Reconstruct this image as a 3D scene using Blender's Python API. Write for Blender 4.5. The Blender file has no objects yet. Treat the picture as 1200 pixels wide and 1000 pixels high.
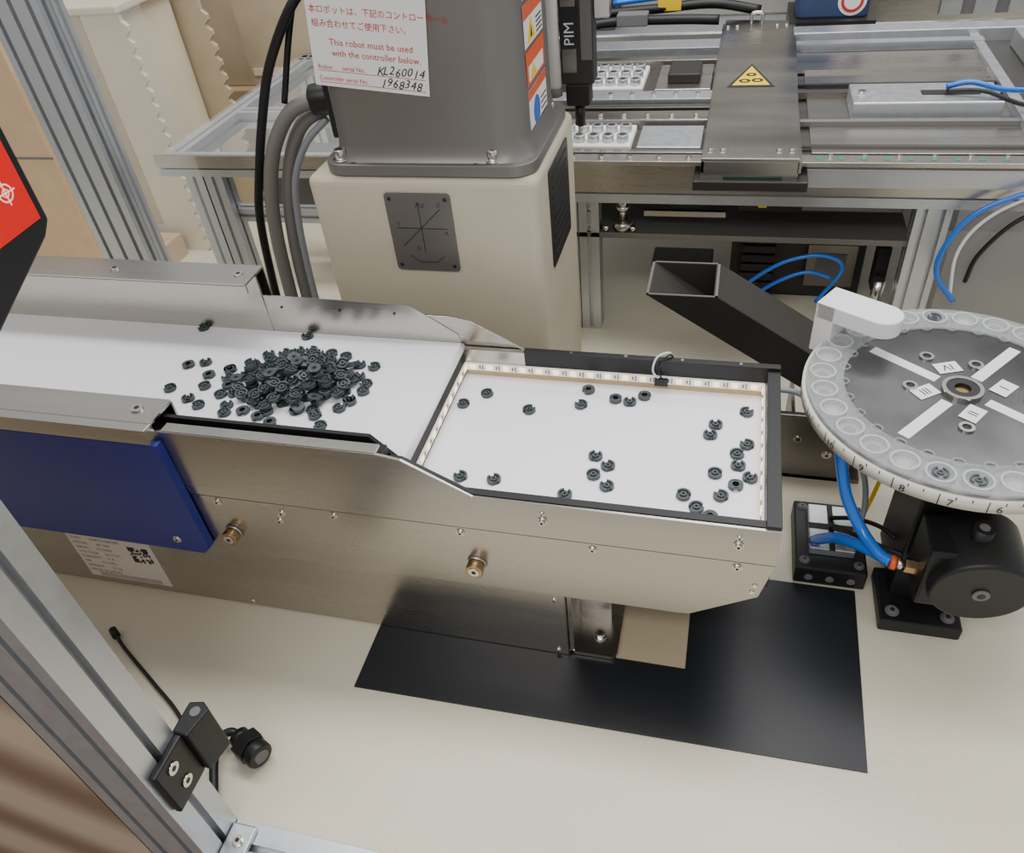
import bpy, bmesh, math, random
from mathutils import Vector, Matrix
random.seed(7)
S=0.01
# ---------------------------------------------------------------- materials
def lin(c): 
    return tuple((((v/255)/12.92) if v/255<=.04045 else (((v/255)+.055)/1.055)**2.4) for v in c)
MATS={}
def mat(name,col,rough=.5,metal=0,emis=0,alpha=1,trans=0,noise=0,nscale=(20,20,20),bump=0,bscale=200,spec=.5,coat=0,ecol=None,rv=.04):
    m=bpy.data.materials.new(name); m.use_nodes=True; nt=m.node_tree; p=nt.nodes['Principled BSDF']
    c=lin(col)+(1,)
    p.inputs['Base Color'].default_value=c; p.inputs['Roughness'].default_value=rough; p.inputs['Metallic'].default_value=metal
    p.inputs['Specular IOR Level'].default_value=spec; p.inputs['Alpha'].default_value=alpha
    p.inputs['Transmission Weight'].default_value=trans; p.inputs['Coat Weight'].default_value=coat
    if emis: p.inputs['Emission Color'].default_value=(lin(ecol)+(1,)) if ecol else c; p.inputs['Emission Strength'].default_value=emis
    tc=nt.nodes.new('ShaderNodeTexCoord')
    if noise:
        mp=nt.nodes.new('ShaderNodeMapping'); mp.inputs['Scale'].default_value=nscale
        n=nt.nodes.new('ShaderNodeTexNoise'); n.inputs['Scale'].default_value=1; n.inputs['Detail'].default_value=6
        nt.links.new(tc.outputs['Object'],mp.inputs[0]); nt.links.new(mp.outputs[0],n.inputs[0])
        mr=nt.nodes.new('ShaderNodeMapRange'); mr.inputs[1].default_value=.3; mr.inputs[2].default_value=.7; mr.inputs[3].default_value=1-noise; mr.inputs[4].default_value=1+noise
        nt.links.new(n.outputs[0],mr.inputs[0])
        mx=nt.nodes.new('ShaderNodeVectorMath'); mx.operation='SCALE'; mx.inputs[0].default_value=c[:3]
        nt.links.new(mr.outputs[0],mx.inputs['Scale']); nt.links.new(mx.outputs[0],p.inputs['Base Color'])
        mr2=nt.nodes.new('ShaderNodeMapRange'); mr2.inputs[1].default_value=.3; mr2.inputs[2].default_value=.7; mr2.inputs[3].default_value=max(.02,rough-rv); mr2.inputs[4].default_value=rough+rv
        nt.links.new(n.outputs[0],mr2.inputs[0]); nt.links.new(mr2.outputs[0],p.inputs['Roughness'])
    if bump:
        n=nt.nodes.new('ShaderNodeTexNoise'); n.inputs['Scale'].default_value=bscale; n.inputs['Detail'].default_value=3
        nt.links.new(tc.outputs['Object'],n.inputs[0])
        b=nt.nodes.new('ShaderNodeBump'); b.inputs['Strength'].default_value=bump; b.inputs['Distance'].default_value=.001
        nt.links.new(n.outputs[0],b.inputs['Height']); nt.links.new(b.outputs[0],p.inputs['Normal'])
    MATS[name]=m; return m
mat('cream',(221,213,190),.34,noise=.03,nscale=(3,3,3),bump=.4,bscale=140)
mat('beige',(198,189,167),.5,bump=.3,bscale=400,noise=.02)
mat('steel',(184,180,173),.27,1,noise=.06,nscale=(2,9,16),rv=.07)
mat('steelh',(196,192,185),.28,1,noise=.04,nscale=(2,30,30))
mat('steeld',(128,124,118),.35,1,noise=.04,nscale=(3,50,50))
mat('shelfm',(120,116,112),.35,.5,noise=.04,nscale=(3,50,50))
mat('alu',(202,205,209),.38,.85,noise=.03,nscale=(60,60,60))
mat('robotgrey',(130,127,123),.42,.65,noise=.04,nscale=(5,5,5))
mat('chrome',(215,212,205),.18,1)
mat('brass',(176,150,112),.25,1)
mat('black',(20,20,22),.45)
mat('blackm',(13,13,14),.6)
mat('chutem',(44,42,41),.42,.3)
mat('chutelit',(66,62,58),.4,.4)  # lighter copy of chutem: light on top and inside put into the colour
mat('matb',(26,28,33),.38,noise=.05,nscale=(2,2,2))
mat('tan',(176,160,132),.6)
mat('blue',(30,42,142),.38,noise=.03,nscale=(3,3,3))
mat('white',(242,241,242),.5)
mat('tray',(247,245,250),.5,emis=.12,ecol=(250,248,255))
mat('paper',(232,230,226),.6)
mat('red',(196,40,36),.5)
mat('scr',(205,14,12),.25,emis=.45,ecol=(225,20,14))
mat('scrw',(255,205,195),.3,emis=.6)
mat('ink',(35,33,36),.5)
mat('ink2',(110,108,108),.6)
mat('core',(66,75,79),.48,noise=.12,nscale=(40,40,40))
mat('led',(255,240,170),.4,emis=1.9,ecol=(255,238,185))
mat('ledbase',(244,242,234),.5,emis=.35)
mat('copper',(150,110,80),.5)
mat('tape',(190,165,125),.5)
mat('bluehose',(20,110,215),.22,coat=.3)
mat('greyhose',(140,145,152),.35)
mat('conduit',(120,116,112),.5)
mat('orange',(228,92,40),.4)
mat('yellow',(244,205,20),.5)
mat('green',(20,140,90),.5)
mat('label_blue',(30,100,190),.5)
mat('acry',(225,230,232),.08,alpha=.1)
mat('acry1',(225,228,230),.05,alpha=.12)
mat('acry2',(196,200,202),.15,alpha=.3)
mat('acry3',(170,172,172),.12,alpha=.26)
mat('pocket',(226,228,224),.12,alpha=.55,coat=.5)
mat('ringm',(140,140,136),.25,.5,noise=.15,nscale=(15,15,15))
mat('disc',(104,105,104),.26,.85,noise=.25,nscale=(8,8,8))
mat('rimwhite',(226,222,210),.4)
mat('wallc',(150,147,140),.7)
mat('floorb',(120,98,80),.5,noise=.1)
mat('stackc',(222,211,186),.35,noise=.03)
mat('stackd',(186,170,144),.4,noise=.05)
mat('cardboard',(200,172,138),.7,noise=.05)
mat('darkm',(66,63,61),.4,.6)
mat('greendk',(22,60,42),.5)
mat('purple',(120,60,150),.4)
mat('lime',(110,210,60),.4)
mat('denim',(50,68,104),.8,noise=.1)
def beltmat():
    m=mat('belt',(250,250,252),.45); nt=m.node_tree; p=nt.nodes['Principled BSDF']
    tc=nt.nodes.new('ShaderNodeTexCoord'); sep=nt.nodes.new('ShaderNodeSeparateXYZ'); nt.links.new(tc.outputs['Object'],sep.inputs[0])
    outs=[]
    for k in (0,1):
        a=nt.nodes.new('ShaderNodeMath'); a.operation='MULTIPLY'; a.inputs[1].default_value=2*math.pi/.006; nt.links.new(sep.outputs[k],a.inputs[0])
        s=nt.nodes.new('ShaderNodeMath'); s.operation='SINE'; nt.links.new(a.outputs[0],s.inputs[0]); outs.append(s)
    ad=nt.nodes.new('ShaderNodeMath'); ad.operation='ADD'; nt.links.new(outs[0].outputs[0],ad.inputs[0]); nt.links.new(outs[1].outputs[0],ad.inputs[1])
    b=nt.nodes.new('ShaderNodeBump'); b.inputs['Strength'].default_value=.12; b.inputs['Distance'].default_value=.0004
    nt.links.new(ad.outputs[0],b.inputs['Height']); nt.links.new(b.outputs[0],p.inputs['Normal'])
beltmat()
def doormat():  # clear panel; brown bands paint in the room reflected and seen through it
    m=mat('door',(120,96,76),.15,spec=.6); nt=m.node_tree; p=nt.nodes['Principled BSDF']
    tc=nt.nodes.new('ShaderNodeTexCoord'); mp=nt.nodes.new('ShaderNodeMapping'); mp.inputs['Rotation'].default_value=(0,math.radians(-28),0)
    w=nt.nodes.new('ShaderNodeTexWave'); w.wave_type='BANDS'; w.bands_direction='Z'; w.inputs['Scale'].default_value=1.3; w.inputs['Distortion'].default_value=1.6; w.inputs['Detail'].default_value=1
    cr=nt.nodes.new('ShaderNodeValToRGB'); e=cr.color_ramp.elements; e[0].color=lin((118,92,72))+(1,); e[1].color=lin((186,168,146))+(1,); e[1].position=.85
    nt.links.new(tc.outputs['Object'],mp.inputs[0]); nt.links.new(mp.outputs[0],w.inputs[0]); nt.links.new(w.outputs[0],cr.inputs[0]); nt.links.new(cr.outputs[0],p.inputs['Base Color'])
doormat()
# ---------------------------------------------------------------- builder
class B:
    def __init__(s,name,parent=None):
        s.name=name; s.parent=parent; s.bm=bmesh.new(); s.mats=[]
    def mi(s,m):
        if m not in s.mats: s.mats.append(m)
        return s.mats.index(m)
    def merge(s,t,m,smooth=False):
        i=s.mi(m); mp={}
        for v in t.verts: mp[v]=s.bm.verts.new(v.co)
        for f in t.faces:
            try:
                nf=s.bm.faces.new([mp[v] for v in f.verts]); nf.material_index=i; nf.smooth=smooth
            except ValueError: pass
        t.free()
    def raw(s,vs,fs,m,smooth=False):
        i=s.mi(m); V=[s.bm.verts.new(v) for v in vs]
        for f in fs:
            try:
                nf=s.bm.faces.new([V[k] for k in f]); nf.material_index=i; nf.smooth=smooth
            except ValueError: pass
    def box(s,x0,x1,y0,y1,z0,z1,m,bev=0,rot=None,piv=None,seg=2):
        t=bmesh.new(); bmesh.ops.create_cube(t,size=1)
        for v in t.verts: v.co=Vector(((x0+x1)/2+v.co.x*(x1-x0),(y0+y1)/2+v.co.y*(y1-y0),(z0+z1)/2+v.co.z*(z1-z0)))
        if bev: bmesh.ops.bevel(t,geom=t.edges[:],offset=bev,segments=seg,profile=.5,affect='EDGES')
        if rot is not None:
            c=Vector(piv) if piv else Vector(((x0+x1)/2,(y0+y1)/2,(z0+z1)/2))
            bmesh.ops.transform(t,matrix=Matrix.Translation(c)@rot@Matrix.Translation(-c),verts=t.verts[:])
        s.merge(t,m)
    def cyl(s,p0,p1,r,m,r2=None,seg=24,smooth=True,bev=0):
        p0=Vector(p0);p1=Vector(p1);d=p1-p0;L=d.length
        t=bmesh.new(); bmesh.ops.create_cone(t,cap_ends=True,segments=seg,radius1=r,radius2=r if r2 is None else r2,depth=L)
        if bev:
            es=[e for e in t.edges if abs(e.verts[0].co.z-e.verts[1].co.z)<1e-6]
            bmesh.ops.bevel(t,geom=es,offset=bev,segments=2,profile=.5,affect='EDGES')
        M=Matrix.Translation((p0+p1)/2)@d.to_track_quat('Z','Y').to_matrix().to_4x4()
        bmesh.ops.transform(t,matrix=M,verts=t.verts[:])
        i=s.mi(m); mp={}
        for v in t.verts: mp[v]=s.bm.verts.new(v.co)
        for f in t.faces:
            nf=s.bm.faces.new([mp[v] for v in f.verts]); nf.material_index=i; nf.smooth=smooth and len(f.verts)==4
        t.free()
    def prism(s,poly,ax,a,b,m,bev=0,smooth=False):
        def P(u,v,w):
            return {'x':(w,u,v),'y':(u,w,v),'z':(u,v,w)}[ax]
        n=len(poly); t=bmesh.new()
        A=[t.verts.new(P(u,v,a)) for u,v in poly]; C=[t.verts.new(P(u,v,b)) for u,v in poly]
        t.faces.new(A[::-1]); t.faces.new(C)
        for k in range(n): t.faces.new([A[k],A[(k+1)%n],C[(k+1)%n],C[k]])
        bmesh.ops.recalc_face_normals(t,faces=t.faces[:])
        if bev: bmesh.ops.bevel(t,geom=t.edges[:],offset=bev,segments=2,profile=.5,affect='EDGES')
        s.merge(t,m,smooth)
    def tube(s,pts,r,m,seg=12,sub=8,closed_ends=True):
        P=[Vector(p) for p in pts]; Q=[P[0]*2-P[1]]+P+[P[-1]*2-P[-2]]; path=[]
        for k in range(1,len(Q)-2):
            a,b,c,d=Q[k-1:k+3]
            for j in range(sub):
                t=j/sub; path.append(.5*((2*b)+(c-a)*t+(2*a-5*b+4*c-d)*t*t+(3*b-a-3*c+d)*t**3))
        path.append(P[-1]); vs=[];fs=[]; n=len(path); up=None
        for k,p in enumerate(path):
            tg=(path[min(k+1,n-1)]-path[max(k-1,0)]).normalized()
            if up is None: up=tg.orthogonal().normalized()
            up=(up-tg*up.dot(tg)).normalized(); sd=tg.cross(up)
            for j in range(seg):
                a=2*math.pi*j/seg; vs.append(p+up*math.cos(a)*r+sd*math.sin(a)*r)
        for k in range(n-1):
            for j in range(seg):
                a=k*seg+j;b=k*seg+(j+1)%seg; fs.append((a,b,b+seg,a+seg))
        fs.append(tuple(range(seg))[::-1]); fs.append(tuple((n-1)*seg+j for j in range(seg)))
        s.raw(vs,fs,m,True)
    def ring(s,c,ro,ri,z0,z1,m,seg=64):
        vs=[];fs=[]
        for j in range(seg):
            a=2*math.pi*j/seg; ca,sa=math.cos(a),math.sin(a)
            vs+=[(c[0]+ro*ca,c[1]+ro*sa,z0),(c[0]+ro*ca,c[1]+ro*sa,z1),(c[0]+ri*ca,c[1]+ri*sa,z1),(c[0]+ri*ca,c[1]+ri*sa,z0)]
        for j in range(seg):
            a=4*j;b=4*((j+1)%seg)
            fs+=[(a,b,b+1,a+1),(a+1,b+1,b+2,a+2),(a+2,b+2,b+3,a+3),(a+3,b+3,b,a)]
        s.raw(vs,fs,m)
    def bolt(s,p,n,r=.45,h=.35,m='chrome'):
        p=Vector(p);n=Vector(n).normalized()
        s.cyl(p,p+n*h*.35,r*1.35,m,seg=20); s.cyl(p,p+n*h,r,m,seg=18,bev=r*.12)
        s.cyl(p+n*h,p+n*(h+.02),r*.5,'ink',seg=6,smooth=False)
    def text(s,txt,o,xd,yd,size,m,align='LEFT',shear=0):
        cu=bpy.data.curves.new('tmp','FONT'); cu.body=txt; cu.size=size; cu.align_x=align; cu.resolution_u=2; cu.shear=shear
        ob=bpy.data.objects.new('tmp',cu); bpy.context.collection.objects.link(ob)
        dg=bpy.context.evaluated_depsgraph_get(); me=ob.evaluated_get(dg).to_mesh()
        o=Vector(o);xd=Vector(xd).normalized();yd=Vector(yd).normalized()
        vs=[o+xd*v.co.x+yd*v.co.y for v in me.vertices]; fs=[tuple(p.vertices) for p in me.polygons]
        s.raw(vs,fs,m)
        ob.evaluated_get(dg).to_mesh_clear(); bpy.data.objects.remove(ob); bpy.data.curves.remove(cu)
    def done(s):
        me=bpy.data.meshes.new(s.name)
        for v in s.bm.verts: v.co*=S
        s.bm.to_mesh(me); s.bm.free()
        for m in s.mats: me.materials.append(MATS[m])
        o=bpy.data.objects.new(s.name,me); bpy.context.collection.objects.link(o)
        if s.parent: o.parent=s.parent
        return o
def empty(name):
    e=bpy.data.objects.new(name,None); e.empty_display_size=.05; bpy.context.collection.objects.link(e); return e
def slots(u0,u1,v0,v1,cell=4.0,sw=.8,sd=1.0):
    def side(a,b,fix,inward,horizontal,direction):
        L=abs(b-a); n=max(1,round(L/cell)); out=[]
        for k in range(n):
            c=a+(b-a)*(k+.5)/n; h=sw/2*(1 if b>a else -1)
            for q,dd in ((c-h,0),(c-h,sd),(c+h,sd),(c+h,0)):
                out.append((q,fix+inward*dd) if horizontal else (fix+inward*dd,q))
        return out
    return [(u0,v0)]+side(u0,u1,v0,1,True,1)+[(u1,v0)]+side(v0,v1,u1,-1,False,1)+[(u1,v1)]+side(u1,u0,v1,-1,True,1)+[(u0,v1)]+side(v1,v0,u0,1,False,1)
def circ(cx,cy,r,n=24,a0=0): return [(cx+r*math.cos(a0+2*math.pi*k/n),cy+r*math.sin(a0+2*math.pi*k/n)) for k in range(n)]
def rrect(x0,x1,y0,y1,r,n=6):
    out=[]
    for cx,cy,a in ((x1-r,y1-r,0),(x0+r,y1-r,90),(x0+r,y0+r,180),(x1-r,y0+r,270)):
        for k in range(n+1):
            t=math.radians(a+90*k/n); out.append((cx+r*math.cos(t),cy+r*math.sin(t)))
    return out
# ---------------------------------------------------------------- room + deck
b=B('floor'); b.box(-500,500,-300,600,-88,-85,'floorb'); b.done()
b=B('wall_back'); b.box(-500,500,560,565,-85,260,'wallc'); b.done()
b=B('wall_left'); b.box(-505,-500,-300,565,-85,260,'wallc'); b.done()
b=B('machine_base')
b.box(-190,190,-31.2,136,-3,0,'cream'); b.box(-186,186,-29,132,-85,-3.01,'beige',1)
b.done()
b=B('black_mat'); b.prism([(0.2,-10.7),(69.3,-9.7),(69.8,18.6),(0.2,19)],'z',0.0,.18,'matb'); b.done()
b=B('tan_pad'); b.box(29,46.2,.8,12,.18,.3,'tan'); b.done()  # thin tan sheet lying on the mat at the feeder foot
# ---------------------------------------------------------------- feeder
F=empty('parts_feeder')
b=B('base_housing',F)
b.box(-95,29.8,0,29,.19,14.2,'steel',.15)
b.prism([(31,15),(45.5,15.2),(53.4,20.5),(53.6,26.5),(31,26.5)],'y',.4,29.6,'steeld')
b.prism(rrect(29.9,36.6,.3,12,.9),'z',.31,.95,'steel'); b.box(29.9,30.5,.5,11.5,.9,14.5,'steel')
b.prism([(30.4,.9),(35,.9),(31.2,6),(31.2,15),(30.4,15)],'y',11,11.5,'steel')
b.box(30.4,35,6.5,7,.9,15.5,'steeld')
b.bolt((33.8,3.6,.95),(0,0,1),.75,.8); b.bolt((30.5,2.5,13),(1,0,0),.4,.3)
b.done()
b=B('side_panels',F)
low=[(-90,14.2),(6.3,14.2),(46,14.6),(54,19.9),(55.3,25.9),(-90,25.9)]
upp=[(-90,26.1),(55.3,26.1),(55.3,31.9),(19.3,31.9),(10.8,36.9),(7.6,37.5),(-90,37.5)]
for y0,y1 in ((-.35,0),(29.9,30.3)):
    b.prism(low,'y',y0,y1,'steel',.05)
    b.prism(upp,'y',y0-(.12 if y0<0 else 0),y1-(.05 if y0<0 else 0),'steel',.05)
b.box(-22,45,-.1,.6,14.2,14.8,'steel')
b.box(-22.5,7.6,-.3,1.3,37.2,37.6,'steel'); b.prism([(-90,33.2),(9.5,33.2),(9.3,34),(5.8,37.7),(-90,37.7)],'y',2.3,2.9,'blackm')
b.box(-90,8,.4,2.4,33,36.6,'blackm')
b.prism([(-23,33),(9,33),(8.6,34.5),(1.6,39.2),(-23,39.6)],'y',29.75,29.95,'steelh')
b.box(-90,-22.8,29.6,30,33,43.2,'steelh'); b.prism(rrect(-90,-22.8,26.6,32.4,.3),'z',43,43.35,'steelh')
b.box(-90,-22.8,26.6,26.9,41.8,43.1,'steelh'); b.box(-90,-22.8,32.1,32.4,30,43.1,'steelh')
for x in (-48,-25.5): b.cyl((x,29.5,43.35),(x,29.5,43.55),.75,'chrome'); b.cyl((x,29.5,43.5),(x,29.5,43.57),.35,'ink',seg=6)
for x in (-20,-10,-1): b.cyl((x,29.75,37.6),(x,29.6,37.6),.18,'ink',seg=10)
b.prism(rrect(-90,-23.5,-.4,4.6,.3),'z',38.4,38.75,'steelh'); b.box(-90,-23.5,-1.9,-.2,36.2,38.7,'steelh',.1); b.box(-90,-23.5,4.3,4.6,33,38.5,'steelh')
for x in (-51,-27.2): b.cyl((x,2.2,38.75),(x,2.2,39),.85,'chrome'); b.cyl((x,2.2,38.95),(x,2.2,39.02),.4,'ink',seg=6)
for x,z in ((-18.8,25),(-9.8,22.6),(-1,25.1),(16.8,25),(33.9,24.9),(51.1,25),(-9,24.3)): b.bolt((x,-.35,z),(0,-1,0),.42,.35)
for x,z in ((27.9,29.2),(50.9,29.1)):
    b.bolt((x,-.4,z),(0,-1,0),.42,.6); b.bolt((x,-.4,z+1.2),(0,-1,0),.32,.3)
for x,z in ((53.4,22),(53.2,20.7),(-9.6,23.6)): b.cyl((x,-.34,z),(x,-.5,z),.3,'chrome',seg=12)
for x,z in ((28.3,13),(-21.6,1.2),(28.3,1.2)): b.bolt((x,0,z),(0,-1,0),.35,.3)
for x,z in ((-18.4,18.8),(18.3,19.2)):
    b.cyl((x,-.35,z),(x,-.8,z),1.4,'steel'); b.cyl((x,-.8,z),(x,-2.0,z),1.2,'brass',seg=28,bev=.1); b.cyl((x,-2.0,z),(x,-2.1,z),.75,'chrome'); b.cyl((x,-2.1,z),(x,-2.12,z),.35,'ink',seg=6)
b.done()
b=B('blue_cover',F)
b.prism([(-90,14.6),(-24,14.6),(-22.8,15.8),(-22.8,36.2),(-90,36.2)],'y',-1.9,-.5,'blue',.12)
b.bolt((-27.6,-1.9,17.2),(0,-1,0),.5,.3); b.done()
b=B('conveyor_belt',F)
b.box(-90,9,2.9,29.7,32.3,33,'belt'); b.cyl((9,2.9,32.4),(9,29.7,32.4),.6,'belt',seg=20); b.box(8.6,9.4,2.9,29.7,28,32.2,'blackm')
b.done()
b=B('backlit_tray',F)
b.box(9.4,53.6,1.1,29,27.2,28,'tray')
b.box(18.9,55.3,28.85,29.88,26.5,32.8,'black',.08); b.box(53.6,55.3,-.1,29.9,26.4,32.3,'black',.08); b.box(9.4,55.3,.02,1.1,26.4,32.0,'black',.06)
b.prism([(9.2,27),(19.3,27),(19.3,32),(10.8,36.8),(9.2,36.8)],'y',.02,.5,'black')
b.box(9.3,19,28.85,29.7,27,32.5,'steelh')
b.box(54.4,55.0,.5,29.5,21,27,'black')
for x in (26,34,42,50): b.cyl((x,29.3,32.8),(x,29.3,32.9),.22,'chrome',seg=10)
b.box(9.9,53.5,28.6,28.85,28.05,28.8,'tape'); b.box(53.3,53.58,1.2,28.8,28.05,28.8,'tape')
b.box(9.7,53.5,28.55,28.8,28.9,30.2,'ledbase'); b.box(9.45,9.7,2.5,28.7,28.9,30.2,'ledbase'); b.box(53.3,53.55,1.3,28.6,28.9,30.2,'ledbase'); b.box(10,53,1.12,1.3,28.9,30.2,'ledbase')
n=17
for k in range(n):
    x=10.8+k*2.58
    b.box(x-.42,x+.42,28.43,28.56,29.15,29.95,'led'); b.box(x+1.0,x+1.2,28.45,28.56,29.3,29.85,'copper'); b.box(x+1.45,x+1.6,28.45,28.56,29.1,30.0,'ink2')
    b.box(x-.42,x+.42,1.3,1.42,29.15,29.95,'led')
for k in range(11):
    y=2.4+k*2.55
    b.box(53.18,53.31,y-.42,y+.42,29.15,29.95,'led'); b.box(53.2,53.31,y+1.0,y+1.25,29.3,29.85,'copper')
    if y>2.9: b.box(9.69,9.82,y-.42,y+.42,29.15,29.95,'led'); b.box(9.69,9.8,y+1.0,y+1.25,29.3,29.85,'copper')
b.box(38.3,40.2,27.9,28.5,28.9,30.1,'black',.1)
b.tube([(38.8,28.3,30),(38,28.2,31.5),(38.5,28.8,33.4),(40,29.8,33.6),(40.4,31,32),(40.4,31.5,28)],.14,'white',8)
b.tube([(39.3,28.3,30),(38.8,28.4,31.5),(39.3,28.8,33),(40.4,29.8,33.2),(40.8,31,31),(40.8,31.5,28)],.12,'black',8)
b.done()
b=B('rating_label',F)
b.box(-52,-36.3,-.05,0,1.6,12.2,'paper')
def ty(b,t,x,z,sz,m,y): b.text(t,(x,y,z),(1,0,0),(0,0,1),sz,m)
rows=["TYPE        PARTS FEEDER","MODEL       AF-200","SERIAL      0123456","VOLTAGE     24 V DC","CURRENT     6 A","AIR         0.5 MPa","WEIGHT      22 kg","MADE IN JAPAN"]
for k,r in enumerate(rows): ty(b,r,-51.4,11-k*1.15,.85,'ink',-.06)
random.seed(3)
for i in range(11):
    for j in range(11):
        if (i<3 and j<3) or (i>7 and j>7) or (i<3 and j>7) or random.random()<.48:
            b.box(-41+i*.34,-41+i*.34+.35,-.08,-.05,7+j*.34,7+j*.34+.35,'ink')
for k in range(3): b.box(-50,-38,-.08,-.05,1.9+.35*k,2.0+.35*k,'ink2')
b.done()
# ---------------------------------------------------------------- ferrite cores
def core_template():
    vs=[];fs=[]
    def sector(ri,ro,a0,a1,z0,z1,n):
        base=len(vs)
        for k in range(n+1):
            a=math.radians(a0+(a1-a0)*k/n); c,s_=math.cos(a),math.sin(a)
            vs.extend([(ro*c,ro*s_,z0),(ro*c,ro*s_,z1),(ri*c,ri*s_,z1),(ri*c,ri*s_,z0)])
        for k in range(n):
            q=base+4*k
            for j in range(4): fs.append((q+j,q+4+j,q+4+(j+1)%4,q+(j+1)%4))
        fs.append((base,base+1,base+2,base+3)); q=base+4*n; fs.append((q+3,q+2,q+1,q))
    sector(.68,.95,20,160,0,.52,10); sector(.68,.95,200,340,0,.52,10)
    sector(.18,.42,0,360,0,.52,12)
    sector(.18,.70,0,360,0,.22,16)
    sector(.6,.90,-20,20,0,.1,3); sector(.6,.90,160,200,0,.1,3)
    return vs,fs
cv,cf=core_template()
b=B('ferrite_cores'); 
def core(x,y,z,tilt=0,flip=False,dst=None):
    M=Matrix.Translation((x,y,z))@Matrix.Rotation(random.uniform(0,6.28),4,'Z')@Matrix.Rotation(tilt,4,'X')
    if flip: M=M@Matrix.Translation((0,0,.52))@Matrix.Rotation(math.pi,4,'X')
    M=M@Matrix.Rotation(random.uniform(0,6.28),4,'Z')
    (dst or b).raw([M@Vector(v) for v in cv],cf,'core')
random.seed(11)
tp=[(11.2,21.2),(14.1,24),(21.2,21.1),(28.4,23.2),(28.9,26.7),(33.1,25.1),(35.2,24.7),(37.1,26.3),(47.3,21.3),(46.7,19.1),(51.3,24.5),(32.2,12.8),(34.1,11.2),(32.5,9.3),(34.5,7.5),(29.5,5.2),(19.8,6.5),(15.2,6.4),(44.1,7.4),(45.8,5.5),(47.5,4.2),(48.6,7.9),(50.3,10.0),(47.7,11.8),(51.5,17.8),(50.3,15.8),(50.5,13.6),(52.0,11.6),(34.2,3.2),(36.8,2.8)]
for x,y in tp: core(x,y,28.0,0,random.random()<.15)
bp=[(-35.3,29),(-16.2,28.5),(-32,19),(-29.5,19.9),(-31.6,13.2),(-27.3,11.3),(-24.9,10.1),(-27.2,17),(-12.2,7.9),(-4.7,8.2),(-2.6,13.7),(-1.6,16.2),(-2.2,22.0),(-20,9.0),(-6.4,10.2),(-26.4,14.4),(-24.6,18.8),(-14.6,8.9)]
for x,y in bp: core(x,y,33.0,0,random.random()<.2)
cx,cy=-13.0,17.0; NL=7
for L in range(NL):
    q_=(1-L/(NL+.6))**.9; rx=10.7*q_; ry=7.6*q_; z=33+L*.52; pts=[]
    tries=0
    while tries<800:
        tries+=1
        a=random.uniform(0,6.283); r=math.sqrt(random.random())*(1.1 if L==0 else 1); x=cx+L*.4+rx*r*math.cos(a); y=cy+ry*r*math.sin(a)
        if r>.75 and random.random()<.6: continue
        if all((x-p[0])**2+(y-p[1])**2>1.95**2 for p in pts): pts.append((x,y))
    for x,y in pts:
        rr=math.hypot((x-cx-L*.4)/rx,(y-cy)/ry)
        if L<NL-3 and rr<.4 and L>0: continue
        core(x,y,z+(0 if L==0 else random.uniform(0,.35)),0 if L==0 else random.uniform(-.45,.45),random.random()<.12)
b.done()
# ---------------------------------------------------------------- robot
b=B('robot_pedestal')
b.box(-16,20,40,68,0,54.4,'beige',1.3,seg=4)
b.prism(rrect(-3.6,6.8,39.4,52.2,.6),'y',39.7,40.02,'shelfm'); 
for x,z in ((-2.8,51.3),(6,51.3),(-2.8,40.3),(6,40.3)): b.cyl((x,39.72,z),(x,39.62,z),.3,'ink',seg=10)
def ln(b,p,q,w,m,y):
    p=Vector((p[0],p[1]));q=Vector((q[0],q[1]));d=(q-p).normalized();nn=Vector((-d.y,d.x))*w/2
    b.raw([(p.x+nn.x,y,p.y+nn.y),(p.x-nn.x,y,p.y-nn.y),(q.x-nn.x,y,q.y-nn.y),(q.x+nn.x,y,q.y+nn.y)],[(0,1,2,3)],m)
for p,q in (((1.6,42.5),(1.6,50.8)),((-2.4,46.6),(5.8,46.6)),((-1.8,43.6),(5,49.8)),((-1,42),(0.4,40.9)),((0.4,40.9),(3.2,40.9)),((3.2,40.9),(4.6,42)),((1.2,50),(1.6,50.8)),((2,50),(1.6,50.8))): ln(b,p,q,.13,'ink',39.68)
for t,x,z in (("Z",2.1,50),("X",5.2,45.6),("Y",-2.3,47),("J1",4.6,50.2),("J2",.3,43)): ty(b,t,x,z,.9,'ink',39.67)
b.prism(rrect(47,61,36.5,52.5,.5),'x',19.95,20.25,'darkm')
for k in range(9): b.box(20.25,20.35,48.5,59.5,38+k*1.6,38.5+k*1.6,'ink')
b.box(-18,22,38,70,0,1.2,'beige',.4)
b.done()
R0=empty('scara_robot')
b=B('arm_body',R0)
b.prism(rrect(-13.2,19.6,40.3,67,3.5),'z',54.5,56.2,'robotgrey',.15)
def loft(b,layers,m):
    n=len(layers[0][0]); vs=[];fs=[]
    for poly,z in layers: vs+= [(u,v,z) for u,v in poly]
    for k in range(len(layers)-1):
        for j in range(n):
            a=k*n+j;c=k*n+(j+1)%n; fs.append((a,c,c+n,a+n))
    b.raw(vs,fs,m,True); b.raw(vs[-n:],[tuple(range(n))],m); 
loft(b,[(rrect(-12.6,18.9,41.2,66,4.5),56.2),(rrect(-11.9,18.3,41.8,65.5,4.5),57.2),(rrect(-11.6,18.0,42,65.3,4.5),59),(rrect(-11.2,17.8,42.3,65,4.5),98)],'robotgrey')
for x,y in ((-10.3,42.1),(13.4,42.1),(17.6,61)): b.cyl((x,y,56.2),(x,y,56.5),1.2,'chrome'); b.cyl((x,y,56.4),(x,y,57.9),.85,'chrome',bev=.1); b.cyl((x,y,57.9),(x,y,57.92),.45,'ink',seg=6)
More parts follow.
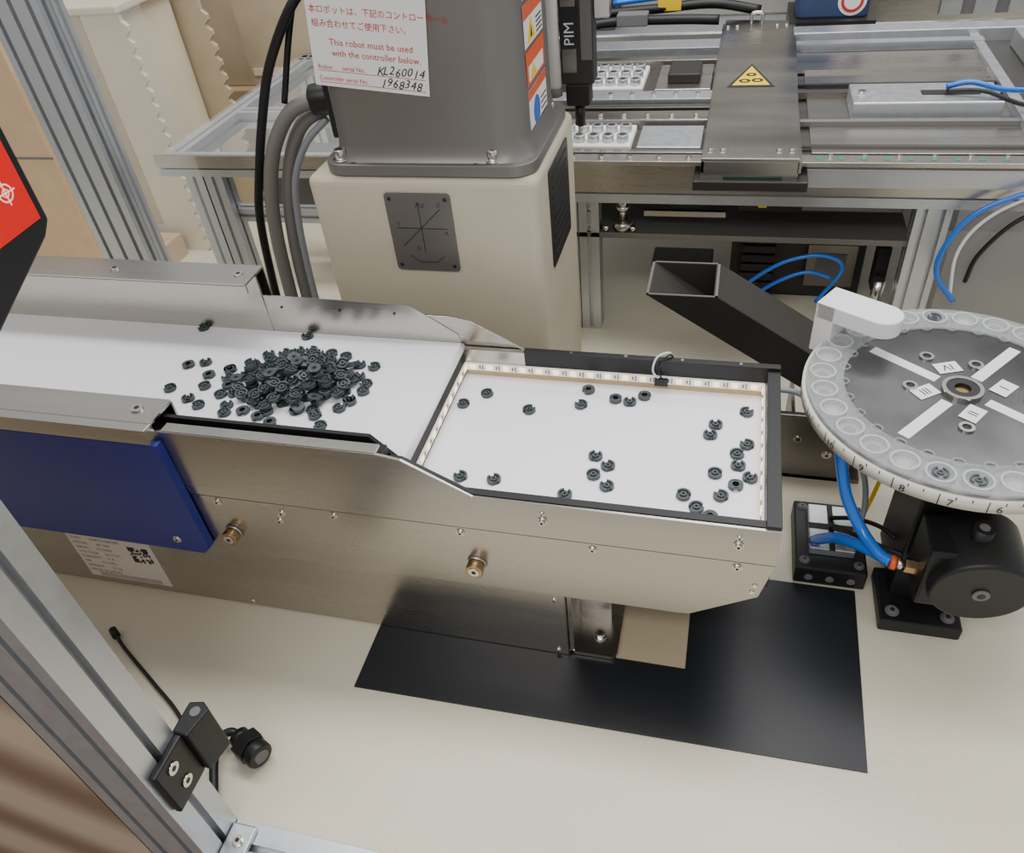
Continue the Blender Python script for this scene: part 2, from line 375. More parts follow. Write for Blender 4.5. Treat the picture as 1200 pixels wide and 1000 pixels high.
b.cyl((-8,41.2,56.2),(-8,41.2,56.25),.4,'ink'); b.cyl((11,41.2,56.2),(11,41.2,56.25),.3,'ink')
b.prism(rrect(-6,24,48,84,8),'z',90,98,'robotgrey',.6)
b.cyl((19.5,77,69),(19.5,77,90),1.2,'chrome')
b.done()
b=B('notice_label',R0)
ca,sa=math.cos(math.radians(-6.5)),math.sin(math.radians(-6.5))
xd=Vector((ca,0,sa)); zd=Vector((-sa,0,ca)); c0=Vector((-2.2,41.98,73.2))
def q(u,v,dy=0): return c0+xd*u+zd*v+Vector((0,-dy,0))
def rect(u0,u1,v0,v1,m,dy): b.raw([q(u0,v0,dy),q(u1,v0,dy),q(u1,v1,dy),q(u0,v1,dy)],[(0,1,2,3)],m)
def rtx(t,u,v,sz,m,sh=0): b.text(t,q(u,v,.09),xd,zd,sz,m,'LEFT',sh)
rect(-8.4,8.4,-7,7,'paper',.04)
rtx("\u672c\u30ed\u30dc\u30c3\u30c8\u306f\u3001\u4e0b\u8a18\u306e\u30b3\u30f3\u30c8\u30ed\u30fc\u30e9\u30fc\u3068",-8.0,2.5,1.08,'red')
rtx("\u7d44\u307f\u5408\u308f\u305b\u3066\u3054\u4f7f\u7528\u4e0b\u3055\u3044\u3002",-7.8,.8,1.08,'red')
rtx("This robot must be used",-5.6,-1.5,1.2,'red'); rtx("with the controller below.",-5.4,-2.9,1.2,'red')
rtx("Robot      serial No.",-7.7,-4.7,.85,'red'); rtx("Controller serial No.",-7.7,-6.2,.85,'red')
xk=.9
for i_,ch in enumerate("KL260014"): rtx(ch,xk+i_*.86,-4.7+.12*((i_*7)%3-1),1.6,'ink',.35)
for i_,ch in enumerate("1968348"): rtx(ch,1.3+i_*.86,-6.3+.12*((i_*5)%3-1),1.6,'ink',.35)
rect(-7.7,8,-4.95,-4.88,'red',.08); rect(-7.7,8,-6.5,-6.43,'red',.08)
b.done()
b=B('warning_labels',R0)
X0=18.02
def sx(y0,y1,z0,z1,m,d=0): b.box(X0+d-.04,X0+d,y0,y1,z0,z1,m)
sx(47,58,75.5,88,'paper',.03); 
sx(47,58,69.5,74.8,'paper',.03); sx(47,58,73,74.8,'orange',.06)
sx(47,58,64.6,69,'orange',.03); sx(48,57,65,67,'paper',.06)
sx(47,58,58,64,'paper',.03); sx(47,58,62.7,64,'orange',.06)
b.text("\u4e4b",(X0+.08,48,77),(0,1,0),(0,0,1),8,'ink'); 
b.prism([(48.4,69.9),(53.2,69.9),(50.8,72.8)],'x',X0+.03,X0+.08,'yellow'); b.prism([(50.2,70.3),(51.4,70.3),(50.8,71.9)],'x',X0+.03,X0+.1,'ink'); b.prism([(48.6,65.2),(52.6,65.2),(50.6,67)],'x',X0+.03,X0+.1,'yellow'); b.prism(circ(51.3,60.3,2,20),'x',X0+.03,X0+.08,'label_blue')
for k in range(4): b.box(X0,X0+.08,54,57.5,70+k*.6,70.2+k*.6,'ink'); b.box(X0,X0+.08,54,57.5,58.5+k*.8,58.7+k*.8,'ink')
b.done()
b=B('gripper_tool',R0)
b.box(16.8,22.4,75,79,56,90,'darkm',.25); b.box(17.2,19.6,74.8,75,58,90,'steel'); b.box(20.4,22.2,74.8,75.1,60,90,'ink2')
b.box(17.0,19.8,74.7,74.85,61.8,68.2,'ink')
b.text("PIM",(19.3,74.65,62.3),(0,0,1),(-1,0,0),2.4,'paper')
b.box(17.4,21.6,75.2,78.8,52.2,56,'black',.4); b.cyl((19.5,77,48.5),(19.5,77,52.4),.9,'black'); b.cyl((19.5,77,47),(19.5,77,48.6),.45,'chrome')
b.cyl((15.6,75,55.5),(15.6,75,90),1.15,'white'); b.cyl((15.6,75,54.2),(15.6,75,55.6),1.3,'ink2'); b.box(14.4,17,75.2,77,66,68,'chrome')
b.box(22.4,25.0,76,78.5,66,90,'chrome',.2)
b.done()
b=B('robot_cables',R0)
b.tube([(-12,54,79),(-16,50,76.2),(-22.5,50,68),(-26.5,50,60),(-30.5,50,50),(-33,50,42),(-34.5,50,30),(-35.5,50,16),(-38,52,2)],.75,'black')
b.tube([(-13,55,90),(-15.5,52,80),(-19,51,71),(-22,50,62)],.5,'black')
b.tube([(-17,52,62),(-21.5,50,60.5),(-26.3,50,54.5),(-29.2,50,47),(-30.8,50,38),(-31.6,50,27),(-32.5,50,12),(-35,50,1.2)],1.2,'conduit')
b.tube([(-17,54,60),(-21,52,58),(-25,52,52),(-27.6,52,44),(-29,52,35),(-29.6,52,25),(-30,52,10),(-32,52,1.2)],1.15,'conduit')
b.tube([(-17,53,58.5),(-21,51.5,55),(-24.5,51,49),(-26.2,51,41),(-27,51,32),(-27.4,51,22),(-28,51,8),(-29,51,1.2)],.6,'greyhose')
b.cyl((-11,53,62),(-14,53,62),3,'black'); b.cyl((-14,53,62),(-18.5,52.4,61.6),2.3,'black',bev=.3); b.box(-13.5,-11.3,47,60,57.5,67,'black',.4)
b.done()
# ---------------------------------------------------------------- bench
BN=empty('assembly_bench')
b=B('frame',BN)
def ax(x0,x1,y0,y1,z0,z1,m='alu',cell=4): b.prism(slots(y0,y1,z0,z1,cell),'x',x0,x1,m)
def az(x0,x1,y0,y1,z0,z1,m='alu',cell=4): b.prism(slots(x0,x1,y0,y1,cell),'z',z0,z1,m)
def ay(x0,x1,z0,z1,y0,y1,m='alu',cell=4): b.prism(slots(x0,x1,z0,z1,cell),'y',y0,y1,m)
ax(-77,14,82,86,35.5,39.5); b.box(-77,14,81.6,82.2,37.6,40.3,'steelh'); ax(14,175,82.5,86.5,31,35.5); b.box(14,175,81.8,82.4,33.5,40.2,'steelh')
b.box(41,175,80.8,82.4,35.5,39,'alu',.2)
for x in (-71,-66.2): az(x,x+4.4,82,86,0,35.5)
az(17,21.2,84,88,0,31); az(12.6,16.8,84,88,0,31); az(79.5,85.5,83,87,0,31)
az(-76,-71.5,150,154,-85,35.5); az(79.5,84,150,154,-85,31); az(150,154,84,88,0,31)
ay(-76,-72,35.5,39.5,86,156); ay(-30,-26,35.5,39.5,86,156); ay(84,88,35.5,39.5,86,156); ax(-77,175,152,156,35.5,39.5)
ax(-66,-20,84,87,24,27); ax(-72,-20,110,114,35.6,39.5); az(-46,-42,110,114,0,35.5); ax(-66,-20,110,114,12,16)
b.box(-60,-34,96,108,20,33,'shelfm',.3); b.box(-58,-40,95.6,96,22,31,'ink2')
b.box(15.5,80,84,101,22.6,23.8,'shelfm',.1); ax(15.5,80,96,100,19,22.6,'steeld')
for x in (19.5,25.8):
    b.cyl((x,86,23.8),(x,86,34),.9,'chrome'); b.cyl((x,86,23.8),(x,86,25.6),2,'steel'); b.cyl((x,86,28),(x,86,29),1.4,'chrome')
for x in (17.5,22.5,28): b.cyl((x,84.8,23.8),(x,84.8,25),.6,'chrome')
b.box(28,47,88,94,29,33,'darkm',.3); b.box(35,41,87.5,88,28,34,'greendk'); b.box(48,76,90,96,26,31,'darkm',.3)
b.cyl((50,92,29),(74,92,29),1.3,'steel'); b.cyl((56,89,30.5),(78,89,30.5),.5,'black'); b.box(60,78,86.2,88,28.4,30.2,'ink2',.2); b.box(30,46,86.4,87.4,26.5,27.6,'steel')
b.tube([(46,87,33),(50,86,30),(56,86,30),(60,88,32)],.35,'bluehose'); b.box(52,53.5,85.3,86.6,29.3,30.6,'yellow')
b.done()
b=B('table_top',BN)
b.box(60,98,84,150,39.5,40.6,'steelh',.1); b.box(-5,60,82.5,150,39.5,40.2,'steeld')
b.box(14,100,78.8,82.2,40.2,41,'steelh',.08)
for k in range(11): b.cyl((61+k*3.7,80.4,41),(61+k*3.7,80.4,41.08),.55,'green',seg=14)
for k in range(7): b.cyl((63+k*5.6,81.6,41),(63+k*5.6,81.6,41.3),.4,'chrome',seg=12)
for k in range(5): b.cyl((17+k*5.4,80.4,41),(17+k*5.4,80.4,41.5),.6,'chrome',seg=12)
for y0,y1,z,mm in ((82.6,84,41.2,'steelh'),(97,102,42,'steelh'),(103.2,104.0,40.9,'ink'),(105,107,41.6,'steeld'),(108,113,42.3,'alu'),(113.8,114.8,40.8,'ink'),(135,138,42,'steelh'),(139,140.2,41,'ink'),(143,150,42.4,'alu')):
    b.box(3,41,y0,y1,40.2,z,mm,.1)
for k in range(8): b.cyl((5+k*4.8,99.5,42),(5+k*4.8,99.5,42.5),.5,'chrome',seg=10); b.cyl((6+k*4.6,110.5,42.3),(6+k*4.6,110.5,42.8),.5,'chrome',seg=10)
b.box(28.5,40.5,84.6,95.5,40.2,41.4,'alu',.2); b.box(28.5,40.5,116,133,40.2,41.6,'steelh',.2); b.box(31,38,120,130,41.6,43.5,'darkm',.3)
for y0,y1,z,mm in ((86,87,41.0,'steeld'),(97,98.4,41.4,'ink2'),(112,114,41.8,'steeld'),(118,119,41.4,'ink'),(128,140,41.3,'steelh'),(141,142,41,'ink'),(143,146,42.4,'alu')): b.box(58,98,y0,y1,40.6,z,mm)
b.box(96,98,84,150,40.6,42,'alu'); b.box(98,175,84,150,39.5,40.2,'steeld'); b.box(104,112,88,146,40.2,44,'alu',.3); b.box(114,120,88,146,40.2,42,'steelh',.2)
for k in range(13): b.cyl((63+k*2.9,148,40.6),(63+k*2.9,148,41.4),.6,'ink2',seg=12)
b.box(58,175,150,156,39.5,43,'alu',.2)
for X,Y,NX,NY in ((12.6,84.5,5,2),(11,117,5,3)):
    b.box(X,X+14.8,Y,Y+NY*5+1,40.2,41.6,'paper',.3)
    for i in range(NX):
        for j in range(NY):
            px_,py_=X+1.8+i*2.8,Y+2.6+j*5
            b.cyl((px_,py_,41.6),(px_,py_,42.9),1.15,'alu',seg=20,bev=.1); b.cyl((px_,py_,42.9),(px_,py_,42.95),.7,'steeld',seg=16)
b.box(-76,-16,84,152,39.6,40.1,'acry')
b.done()
b=B('linear_actuator',BN)
b.box(67.5,93.5,100,111,40.6,43.8,'alu',.3); b.box(80,90,104,106.5,43.8,43.9,'ink'); 
for x in (69.5,91.8): b.cyl((x,105.5,43.8),(x,105.5,44.3),.7,'chrome')
b.tube([(84,105,45),(88,104,46),(93,103,45),(100,104,44.5),(110,107,44.5)],.5,'bluehose'); b.tube([(84,104,44.5),(90,102,45),(98,100,43),(108,102,44.4)],.4,'black')
b.done()
b=B('guard_cover',BN)
b.prism([(41,76),(57.6,76),(58.6,162),(41.6,165)],'z',42.2,42.8,'steel',.1); b.prism([(41,38),(57.6,38),(57.6,42.2),(41,42.2)],'y',76,76.5,'steel',.05)
b.box(41,41.5,76,163,40.2,42.3,'steel'); b.box(57.4,58,76,160,40.2,42.3,'steel')
b.box(39.8,59.4,74.5,82,37.4,39.2,'darkm',.2); b.box(45,55,75.6,75.95,38.4,39.6,'greendk')
for x in (42.4,44.6,54.2,56.4):
    for y in (80,158): b.cyl((x,y,42.8),(x,y,43.2),.55,'chrome',seg=14)
b.prism([(43.9,113),(53.5,113),(48.7,128)],'z',42.8,42.86,'ink'); b.prism([(44.9,114),(52.5,114),(48.7,126.4)],'z',42.86,42.9,'yellow')
b.ring((47.4,116.6),1.2,.6,42.9,42.95,'ink',20); b.ring((50,116.9),1.2,.6,42.9,42.95,'ink',20); b.ring((48.7,120.6),1.1,.5,42.9,42.95,'ink',20)
b.tube([(48,161,42.8),(48,161,45),(50.5,161,45),(50.5,161,42.8)],.4,'chrome')
b.done()
b=B('bench_hoses',BN)
b.tube([(103,80,38),(95,79,36),(88,79,32),(84.6,78.5,26),(84.6,78.5,20),(88.5,78,15)],.5,'bluehose'); b.tube([(103,80,36.5),(95,79.5,34.5),(89.5,79.5,30),(87,79,24),(88,79,15)],.3,'white')
b.tube([(104,80,33),(96,80,31),(91,80,24),(90,80,18)],.4,'black')
b.tube([(50,90,8),(55,88,14),(60,88,17),(66,88,18),(70,90,14),(66,90,6)],.4,'bluehose'); b.tube([(52,92,4),(57,90,10),(63,90,13),(68,90,12)],.4,'bluehose')
b.tube([(12,168,47),(24,168,48),(34,169,49),(45,169,48)],.7,'bluehose'); b.tube([(10,166,45),(24,167,45.5),(38,168,46),(50,168,44)],1.2,'black'); b.box(24,30,166,170,45,48,'yellow',.2)
b.tube([(5,160,43.6),(15,162,44),(30,162,44),(40,162,43.6)],1.2,'black'); b.box(14,22,160,164,43,46,'ink2',.3)
for k,(m_,dy) in enumerate((('purple',0),('lime',1.5),('black',3),('green',-1.5),('purple',4))):
    b.tube([(-40+k,110+dy,40.4),(-37,108+dy,46+k*.6),(-33,107+dy,43),(-28,110+dy,40.4)],.4,m_)
b.done()
b=B('energy_chain',BN)
for k in range(10):
    z=1+k*2.2; b.box(50,57,95,99,z,z+1.8,'black',.3)
b.box(48,76,102,110,0,20,'darkm',.4); b.box(64,74,100,102,4,14,'steeld'); b.box(66,72,99.8,100,6,12,'ink2'); b.box(30,44,104,112,0,6,'darkm',.4)
b.box(76.5,79,92,96,8,18,'blackm',.3); b.cyl((77.5,90,4),(77.5,90,12),1.2,'chrome'); b.cyl((77.5,90,0),(77.5,90,4),1.6,'bluehose')
b.done()
b=B('acrylic_guard'); b.box(86,125,81,81.3,0,33,'acry3'); b.box(86,125,80.8,81.6,-.01,1,'alu'); b.done()
b=B('acrylic_guard.001'); b.box(104,150,83,83.4,44,70,'acry2'); b.box(103,150,82.8,83.6,43.6,44.2,'alu'); b.box(103.4,104,82.8,83.6,40.3,70,'alu'); b.done()
# ---------------------------------------------------------------- chute
b=B('discharge_chute')
sl=-.64
xa,xb=35,46; ex=75
def zz(x0,x): return 33.3+sl*(x-x0)
y0,y1=45.5,56
t=.35
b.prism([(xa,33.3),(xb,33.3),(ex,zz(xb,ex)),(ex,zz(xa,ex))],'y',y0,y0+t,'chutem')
b.prism([(xa,33.3),(xb,33.3),(ex,zz(xb,ex)),(ex,zz(xa,ex))],'y',y1-t,y1,'chutelit')
b.prism([(xa,33.3),(xa+.6,33.3),(ex,zz(xa+.6,ex)),(ex,zz(xa,ex))],'y',y0+t,y1-t,'chutelit')
b.prism([(xb-.6,33.3),(xb,33.3),(ex,zz(xb,ex)),(ex,zz(xb-.6,ex))],'y',y0+t,y1-t,'chutelit')
b.box(xa,xb,y0,y0+.3,33.3,33.45,'ink2'); b.box(xa,xb,y1-.3,y1,33.3,33.45,'ink2'); b.box(xa,xa+.4,y0,y1,33.3,33.45,'ink2'); b.box(xb-.4,xb,y0,y1,33.3,33.45,'ink2')
b.box(57,70,42,43,0,14,'steeld',.1); b.box(57,72,42,58,0,.8,'steeld'); b.box(60,60.6,43,57,.8,10,'steeld')
for x,z in ((61,9),(66,6)): b.bolt((x,42,z),(0,-1,0),.6,.3)
b.done()
# ---------------------------------------------------------------- rotary table
RT=empty('rotary_index_table'); cc=(77.9,28.2)
b=B('stand',RT)
b.box(72.3,83,12.2,22,.0,2.4,'black',.3); 
for x,y in ((74,14),(81.2,14)): b.bolt((x,y,2.4),(0,0,1),.7,.5,'ink2')
b.prism([(73.8,2.2),(82.6,2.2),(82.6,27.5),(74,27.5)],'y',17,29,'black',.3); b.cyl((78,27,24),(78,27,29.2),5.5,'black'); b.box(70,86,20,36,27.5,29.2,'black',.5)
b.box(84,90,20,34,27,29.2,'black',.4)
b.box(95,104,33,42,31.5,38,'black',.6); b.cyl((99.5,37,0),(99.5,37,31.5),1.6,'alu')
b.cyl((80.6,17,16.4),(80.9,8,15.6),5.9,'black',seg=40,bev=.5); b.cyl((80.9,8,15.6),(80.92,7.7,15.57),1.0,'ink2',seg=20); b.cyl((80.92,7.7,15.57),(80.93,7.6,15.56),.5,'ink',seg=6)
b.box(74.3,79.5,9.3,16.5,10.5,20.6,'black',.5); b.cyl((80,12,20),(80,12,23.4),1.2,'black'); b.cyl((80,12,23.4),(80,12,23.5),.6,'ink2')
b.cyl((74.4,11.8,15),(72.6,11.8,15.2),1.0,'brass',seg=6,smooth=False); b.cyl((72.6,11.8,15.2),(71.6,11.8,15.25),.75,'chrome'); b.cyl((71.6,11.8,15.25),(70.9,11.9,15.3),.95,'orange')
b.cyl((86.3,11.5,15.4),(88.5,11.5,15.4),1.0,'brass',seg=6,smooth=False); b.cyl((88.5,11.5,15.4),(89.5,11.5,15.4),.8,'chrome'); b.cyl((89.5,11.5,15.4),(90.2,11.5,15.4),.95,'orange'); b.tube([(90,11.5,15.4),(95,11.5,15.4),(102,14,17),(112,20,20)],.75,'bluehose')
b.done()
b=B('index_disc',RT)
b.cyl((cc[0],cc[1],29.3),(cc[0],cc[1],31.1),19.6,'rimwhite',seg=96); b.ring(cc,19.2,14.3,31.1,31.25,'ringm',96)
b.cyl((cc[0],cc[1],31.1),(cc[0],cc[1],31.7),14.4,'disc',seg=96)
b.ring(cc,19.3,14.4,31.65,31.95,'acry2',96)
random.seed(5)
for k in range(27):
    a=2*math.pi*k/27; x,y=cc[0]+17.1*math.cos(a),cc[1]+17.1*math.sin(a)
    b.ring((x,y),1.75,1.45,31.25,32.1,'pocket',24)
    if k in (7,19,20): core(x,y,31.6,0,False,b)
    else: b.ring((x,y),1.45,.75,31.3,31.36,'pocket',20); b.ring((x,y),.75,.0,31.3,31.4,'rimwhite' if k%3==0 else 'ringm',14)
    x,y=cc[0]+14.5*math.cos(a+.11),cc[1]+14.5*math.sin(a+.11); b.ring((x,y),.8,.55,31.7,32.0,'acry2',14)
for k in range(4):
    a=math.radians(51+90*k); rot=Matrix.Rotation(a,4,'Z')
    b.box(cc[0]+3.4,cc[0]+13,cc[1]-.75,cc[1]+.75,31.7,31.8,'white',rot=rot,piv=(cc[0],cc[1],31.75))
b.ring(cc,2.5,2.0,31.7,32.3,'chrome',32); b.ring(cc,2.0,1.0,31.7,32.2,'black',32); b.cyl((cc[0],cc[1],31.7),(cc[0],cc[1],31.75),1,'brass')
for t,x,y,a in (("IV",76.9,33.1,200),("III",73.4,27.4,215),("II",78.4,23.5,235),("I",83,29.3,230)):
    a=math.radians(a); xd=Vector((math.cos(a),math.sin(a),0)); yd=Vector((-math.sin(a),math.cos(a),0)); c=Vector((x,y,31.8))
    w,h=1.6,1.1; b.raw([c-xd*w-yd*h,c+xd*w-yd*h,c+xd*w+yd*h,c-xd*w+yd*h],[(0,1,2,3)],'white'); b.text(t,c-yd*.6+Vector((0,0,.03)),xd,yd,1.8,'ink','CENTER')
for x,y in ((74.6,35.3),(71.7,28.4),(77.2,20.6),(85.8,27.0),(80.5,34.0)): b.ring((x,y),.95,.55,31.7,32.0,'chrome',20); b.cyl((x,y,31.7),(x,y,31.75),.55,'ink',seg=16)
for k in range(72):
    a=2*math.pi*k/72; u=Vector((math.cos(a),math.sin(a),0)); tg=Vector((-math.sin(a),math.cos(a),0)); c=Vector((cc[0],cc[1],0))+u*19.64
    h=1.7 if k%3==0 else .5
    b.raw([c-tg*.06+Vector((0,0,31.05-h)),c+tg*.06+Vector((0,0,31.05-h)),c+tg*.06+Vector((0,0,31.05)),c-tg*.06+Vector((0,0,31.05))],[(0,1,2,3)],'ink')
    if k%3==0:
        n_=(24-(k//3)+ 23)%24+1
        b.text(str(n_),c+u*.06+tg*1.2+Vector((0,0,29.55)),tg,(0,0,1),1.5,'ink','CENTER')
b.done()
b=B('white_bracket',RT)
A=Vector((62.4,40.4)); E=Vector((68.2,36.8)); d=(E-A).normalized(); nn=Vector((-d.y,d.x)); hw=2.6
poly=[A-nn*hw-d*1.6,E-nn*hw]
for k in range(1,12):
    t_=-math.pi/2+math.pi*k/12; poly.append(E+d*math.cos(t_)*hw+nn*math.sin(t_)*hw)
poly+=[E+nn*hw,A+nn*hw-d*1.6]
b.prism([(p.x,p.y) for p in poly],'z',34.9,37.4,'white',.15)
pw=[A-nn*hw-d*1.6,A-nn*hw+d*1.2,A+nn*hw+d*1.2,A+nn*hw-d*1.6]
b.prism([(p.x,p.y) for p in pw],'z',29.4,37.35,'white',.1)
b.done()
b=B('air_hoses',RT)
b.tube([(64,23.5,29.2),(63.2,21.5,28),(63.8,20,25),(65.2,18.5,20),(67.5,16,16.5),(69.5,13.2,15.4),(71,11.9,15.3)],.8,'bluehose')
b.tube([(63.4,23,5.4),(63.6,21,8),(65.5,18,12),(68.5,14.5,14.4),(71,12,15.2)],.8,'bluehose')
b.tube([(55.8,33,26),(58.5,32.5,26),(62,31,24.6),(65.6,29,21.7),(68.4,26,17.5),(69.3,24,12),(68.2,22.6,7),(67,24,5.5)],.42,'greyhose')
b.tube([(66,26,5.5),(68,22,9),(71,19,10.5),(74,17.2,11)],.35,'black'); b.tube([(66,28,5.5),(69,26,8),(72,24,9),(74,22,9)],.35,'black')
b.tube([(72,38,14),(73.5,36,10),(73,35,5),(72,34,0.5)],.35,'yellow')
b.done()
b=B('valve_block')
b.box(60.9,71.1,19,33,0,3.6,'black',.3); b.box(62.8,69.3,21.8,31,3.6,5.2,'alu',.2); b.box(65.6,66.4,21.6,31.1,5.1,5.35,'ink'); b.box(62.8,69.3,25.8,26.8,5.1,5.38,'ink')
for x,y in ((62.2,20.5),(69.9,20.5),(62.2,31.6),(69.9,31.6)): b.bolt((x,y,3.6),(0,0,1),.55,.45,'ink2')
for x in (63,66,69): b.cyl((x,18.9,1.6),(x,19.1,1.6),.6,'ink2',seg=14)
b.done()
# ---------------------------------------------------------------- enclosure frame (foreground)
EF=empty('enclosure_frame')
b=B('front_post',EF)
b.prism(slots(-16.6,-7.3,-37,-31.3,4,.9,1.1),'z',-85,135,'alu')
b.prism(slots(-37,-31.3,-5.4,.4,4,.9,1.1),'x',-7.2,160,'alu')
b.box(-7.2,-3.9,-36.4,-31.9,.4,1.2,'alu',.2); b.bolt((-5.4,-34,1.2),(0,0,1),.6,.5)
b.box(-17.1,-16.6,-36.9,-34.5,-85,135,'blackm')
b.done()
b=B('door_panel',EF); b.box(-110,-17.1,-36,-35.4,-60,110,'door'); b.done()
b=B('hinge_bracket',EF)
b.box(-7.3,-6.4,-36.4,-31.2,14.3,22.2,'black',.25)
b.prism([(-7.6,-31.25),(-5.6,-31.4),(-4.8,-28),(-6.0,-27.2),(-7.6,-27.6)],'z',14.6,22.4,'black',.2)
for y,z in ((-34.2,20.4),(-33.8,16.8)): b.cyl((-6.4,y,z),(-6.2,y,z),.75,'chrome'); b.cyl((-6.2,y,z),(-6.17,y,z),.35,'ink',seg=6)
b.cyl((-6.2,-28.6,22.4),(-6.2,-28.6,22.5),.6,'ink2')
b.done()
b=B('aluminium_profile_post')
b.prism(slots(-80.5,-69.3,60,66,4,.9,1.1),'z',0,150,'alu'); b.box(-69.3,-52,62.8,63.1,.2,110,'acry1'); b.done()
b=B('cable_gland')
b.cyl((-10.6,-22.4,2.2),(-8.8,-23.2,2.2),2.2,'black',seg=6,smooth=False,bev=.15); b.cyl((-8.8,-23.2,2.2),(-7.2,-23.9,2.2),1.85,'black',bev=.3); b.cyl((-7.2,-23.9,2.2),(-7.16,-23.92,2.2),1.1,'ink2'); b.cyl((-11.8,-21.8,2.2),(-10.6,-22.4,2.2),1.4,'black')
b.tube([(-11.6,-21.9,2.2),(-13,-21.6,2.5),(-14,-22.8,2.4),(-13.6,-25.4,1.8),(-12.4,-28,1.2),(-11,-30.6,.7)],.6,'black')
b.done()
b=B('sensor_cable'); b.tube([(-41,-9.6,1.2),(-38,-11.6,.5),(-30,-16,.5),(-23,-20,.5),(-17.5,-25,.5),(-15.5,-30.4,.5)],.28,'black'); b.cyl((-42,-9,.9),(-40.5,-10,.9),.6,'black'); b.done()
# ---------------------------------------------------------------- HMI
b=B('hmi_touch_panel',None)
b.prism([(-11.9,73.4),(-11.9,96),(-30.9,96),(-30.9,63.6),(-13,72.3)],'x',-14.5,-10,'black',.25)
b.prism([(-12.7,73.9),(-12.7,95),(-30.5,95),(-30.5,73.1)],'x',-10,-9.96,'scr')
def xring(y,z,ro,ri,m,x):
    n=28; vs=[];fs=[]
    for k in range(n):
        a=2*math.pi*k/n; vs+=[(x,y+ro*math.cos(a),z+ro*math.sin(a)),(x,y+ri*math.cos(a),z+ri*math.sin(a))]
    for k in range(n): fs.append((2*k,2*((k+1)%n),2*((k+1)%n)+1,2*k+1))
    b.raw(vs,fs,m)
xring(-14.7,77,.75,.62,'scrw',-9.93); xring(-14.7,77,.36,.26,'scrw',-9.93)
b.box(-9.95,-9.92,-15.7,-13.7,76.94,77.06,'scrw'); b.box(-9.95,-9.92,-14.76,-14.64,76,78,'scrw')
b.box(-15,-10.5,-31.29,-30.8,75,92,'ink2')
b.done()
# ---------------------------------------------------------------- left background
def serr(b,x0,x1,y0,y1,z1,m,p=3.2,amp=1.6):
    pts=[(x0,0),(x1,0)]; z=0
    while z+p<z1:
        pts+=[(x1+amp,z+p*.3),(x1+amp,z+p*.6),(x1,z+p*.9),(x1,z+p)]; z+=p
    pts+=[(x1,z1),(x0,z1)]; b.prism(pts,'y',y0,y1,m)
b=B('plastic_tray_stack')
serr(b,-124,-97,112,113.2,62,'stackc',3.8,1.3); b.box(-123,-99,113.2,136,0,62,'stackc',.8); serr(b,-122,-91.5,136.5,137.8,60,'stackd',3.8,1.3); b.box(-121,-95,137.8,141,0,60,'stackd'); b.box(-125,-96.5,111.4,137,62,64,'stackc',.5)
b.box(-112,-108,111.7,112,8,62,'stackd'); 
b.done()
b=B('corrugated_panel')
serr(b,-95,-68,157,158.5,70,'stackd',3.8,1.4); b.box(-94,-70,158.5,182,0,70,'stackd',.8); b.box(-95,-60,156.8,184,-85,0,'stackd'); b.box(-94,-71,156.7,157,34,36,'stackc'); b.done()
b=B('cardboard_box'); b.box(-117,-102,102,110,0,6.4,'cardboard',.1); b.box(-117,-102,105.6,106.4,6.4,6.45,'tape'); b.done()
b=B('cardboard_box.001'); b.box(-178,-127,104,135,0,90,'cardboard',.3); b.box(-154,-150,103.9,135,0,90.1,'tape'); b.box(-178,-127,103.8,104,30,30.5,'ink2'); b.done()
b=B('support_column'); b.box(-59,-49,160,168,-85,100,'darkm',.5); b.box(-59.5,-48,159,169,30,32,'steel'); b.cyl((-54,159.9,60),(-54,159.5,60),2,'ink2'); b.done()
b=B('storage_crate')
b.box(-260,-60,188,260,-85,20,'cardboard',.5); b.box(-250,-70,192,250,20,75,'stackd',.5)
b.done()
b=B('rear_cabinet')
b.box(-50,200,180,240,-85,36,'alu',.5); b.box(-45,10,185,235,36,95,'darkm',.6); b.box(10,60,196,235,36,80,'wallc',.6)
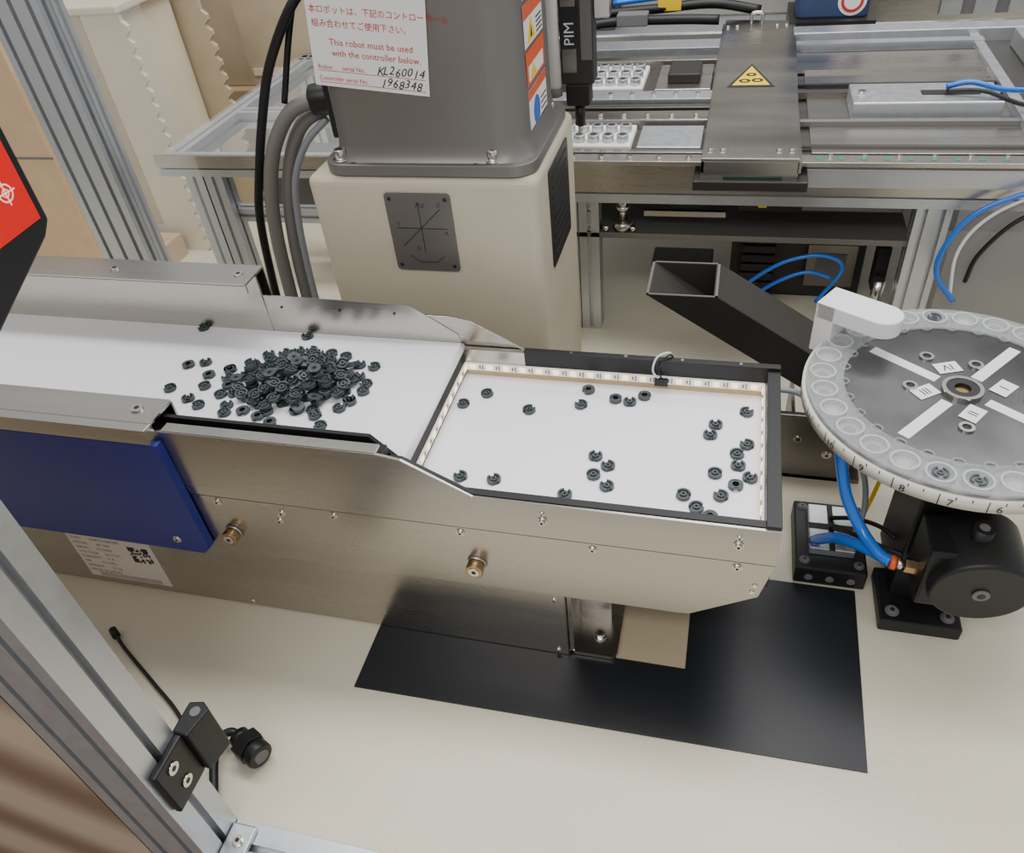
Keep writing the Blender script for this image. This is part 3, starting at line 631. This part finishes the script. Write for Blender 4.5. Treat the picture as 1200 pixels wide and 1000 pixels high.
for k in range(8): b.box(95+k*8,100+k*8,181,182,38,60,'alu'); b.box(100+k*8,103+k*8,181.5,182,38,60,'ink2')
b.box(60,190,182,230,36,60,'steelh',.5)
b.done()
b=B('blue_bin'); b.prism(rrect(58.5,75.5,162,176,2),'z',43,62,'denim',.5); b.prism(circ(71.2,46.8,3.3,28),'y',161.85,162,'paper'); b.prism(circ(71.2,46.8,2.6,28),'y',161.75,161.85,'red'); b.prism(circ(71.2,46.8,1.9,28),'y',161.65,161.75,'paper'); b.box(57,77,159,179,36,43,'darkm'); b.done()
# ---------------------------------------------------------------- lights, world, camera
def area(name,loc,size,sy,power,rot=(0,0,0),col=(1,1,1)):
    l=bpy.data.lights.new(name,'AREA'); l.shape='RECTANGLE'; l.size=size; l.size_y=sy; l.energy=power; l.color=col
    o=bpy.data.objects.new(name,l); o.location=loc; o.rotation_euler=rot; bpy.context.collection.objects.link(o)
area('ceiling_lamp',(0.2,.9,2.6),2.6,.5,54,(0,0,0),(1,.99,.98))
area('ceiling_lamp.001',(1.4,2.2,2.7),2.6,.6,38,(0,0,0),(1,.995,.985))
area('ceiling_lamp.002',(-.2,-1.6,2.6),2.6,.5,40,(math.radians(25),0,0),(1,.985,.97))
w=bpy.data.worlds.new('World'); bpy.context.scene.world=w; w.use_nodes=True
w.node_tree.nodes['Background'].inputs[0].default_value=(.92,.93,.94,1); w.node_tree.nodes['Background'].inputs[1].default_value=.66
cam=bpy.data.cameras.new('camera'); cam.sensor_width=36; cam.lens=919.4/1200*36; cam.clip_start=.02
o=bpy.data.objects.new('camera',cam); bpy.context.collection.objects.link(o)
r=Vector((0.9665,0.2392,-0.0927)); u=Vector((-0.0883,0.6496,0.7551)); f=Vector((-0.2408,0.7217,-0.649))
f.normalize(); r=(r-f*r.dot(f)).normalized(); u=r.cross(f)
M=Matrix(((r.x,u.x,-f.x,.4625),(r.y,u.y,-f.y,-.6265),(r.z,u.z,-f.z,1.0),(0,0,0,1)))
o.matrix_world=M; bpy.context.scene.camera=o
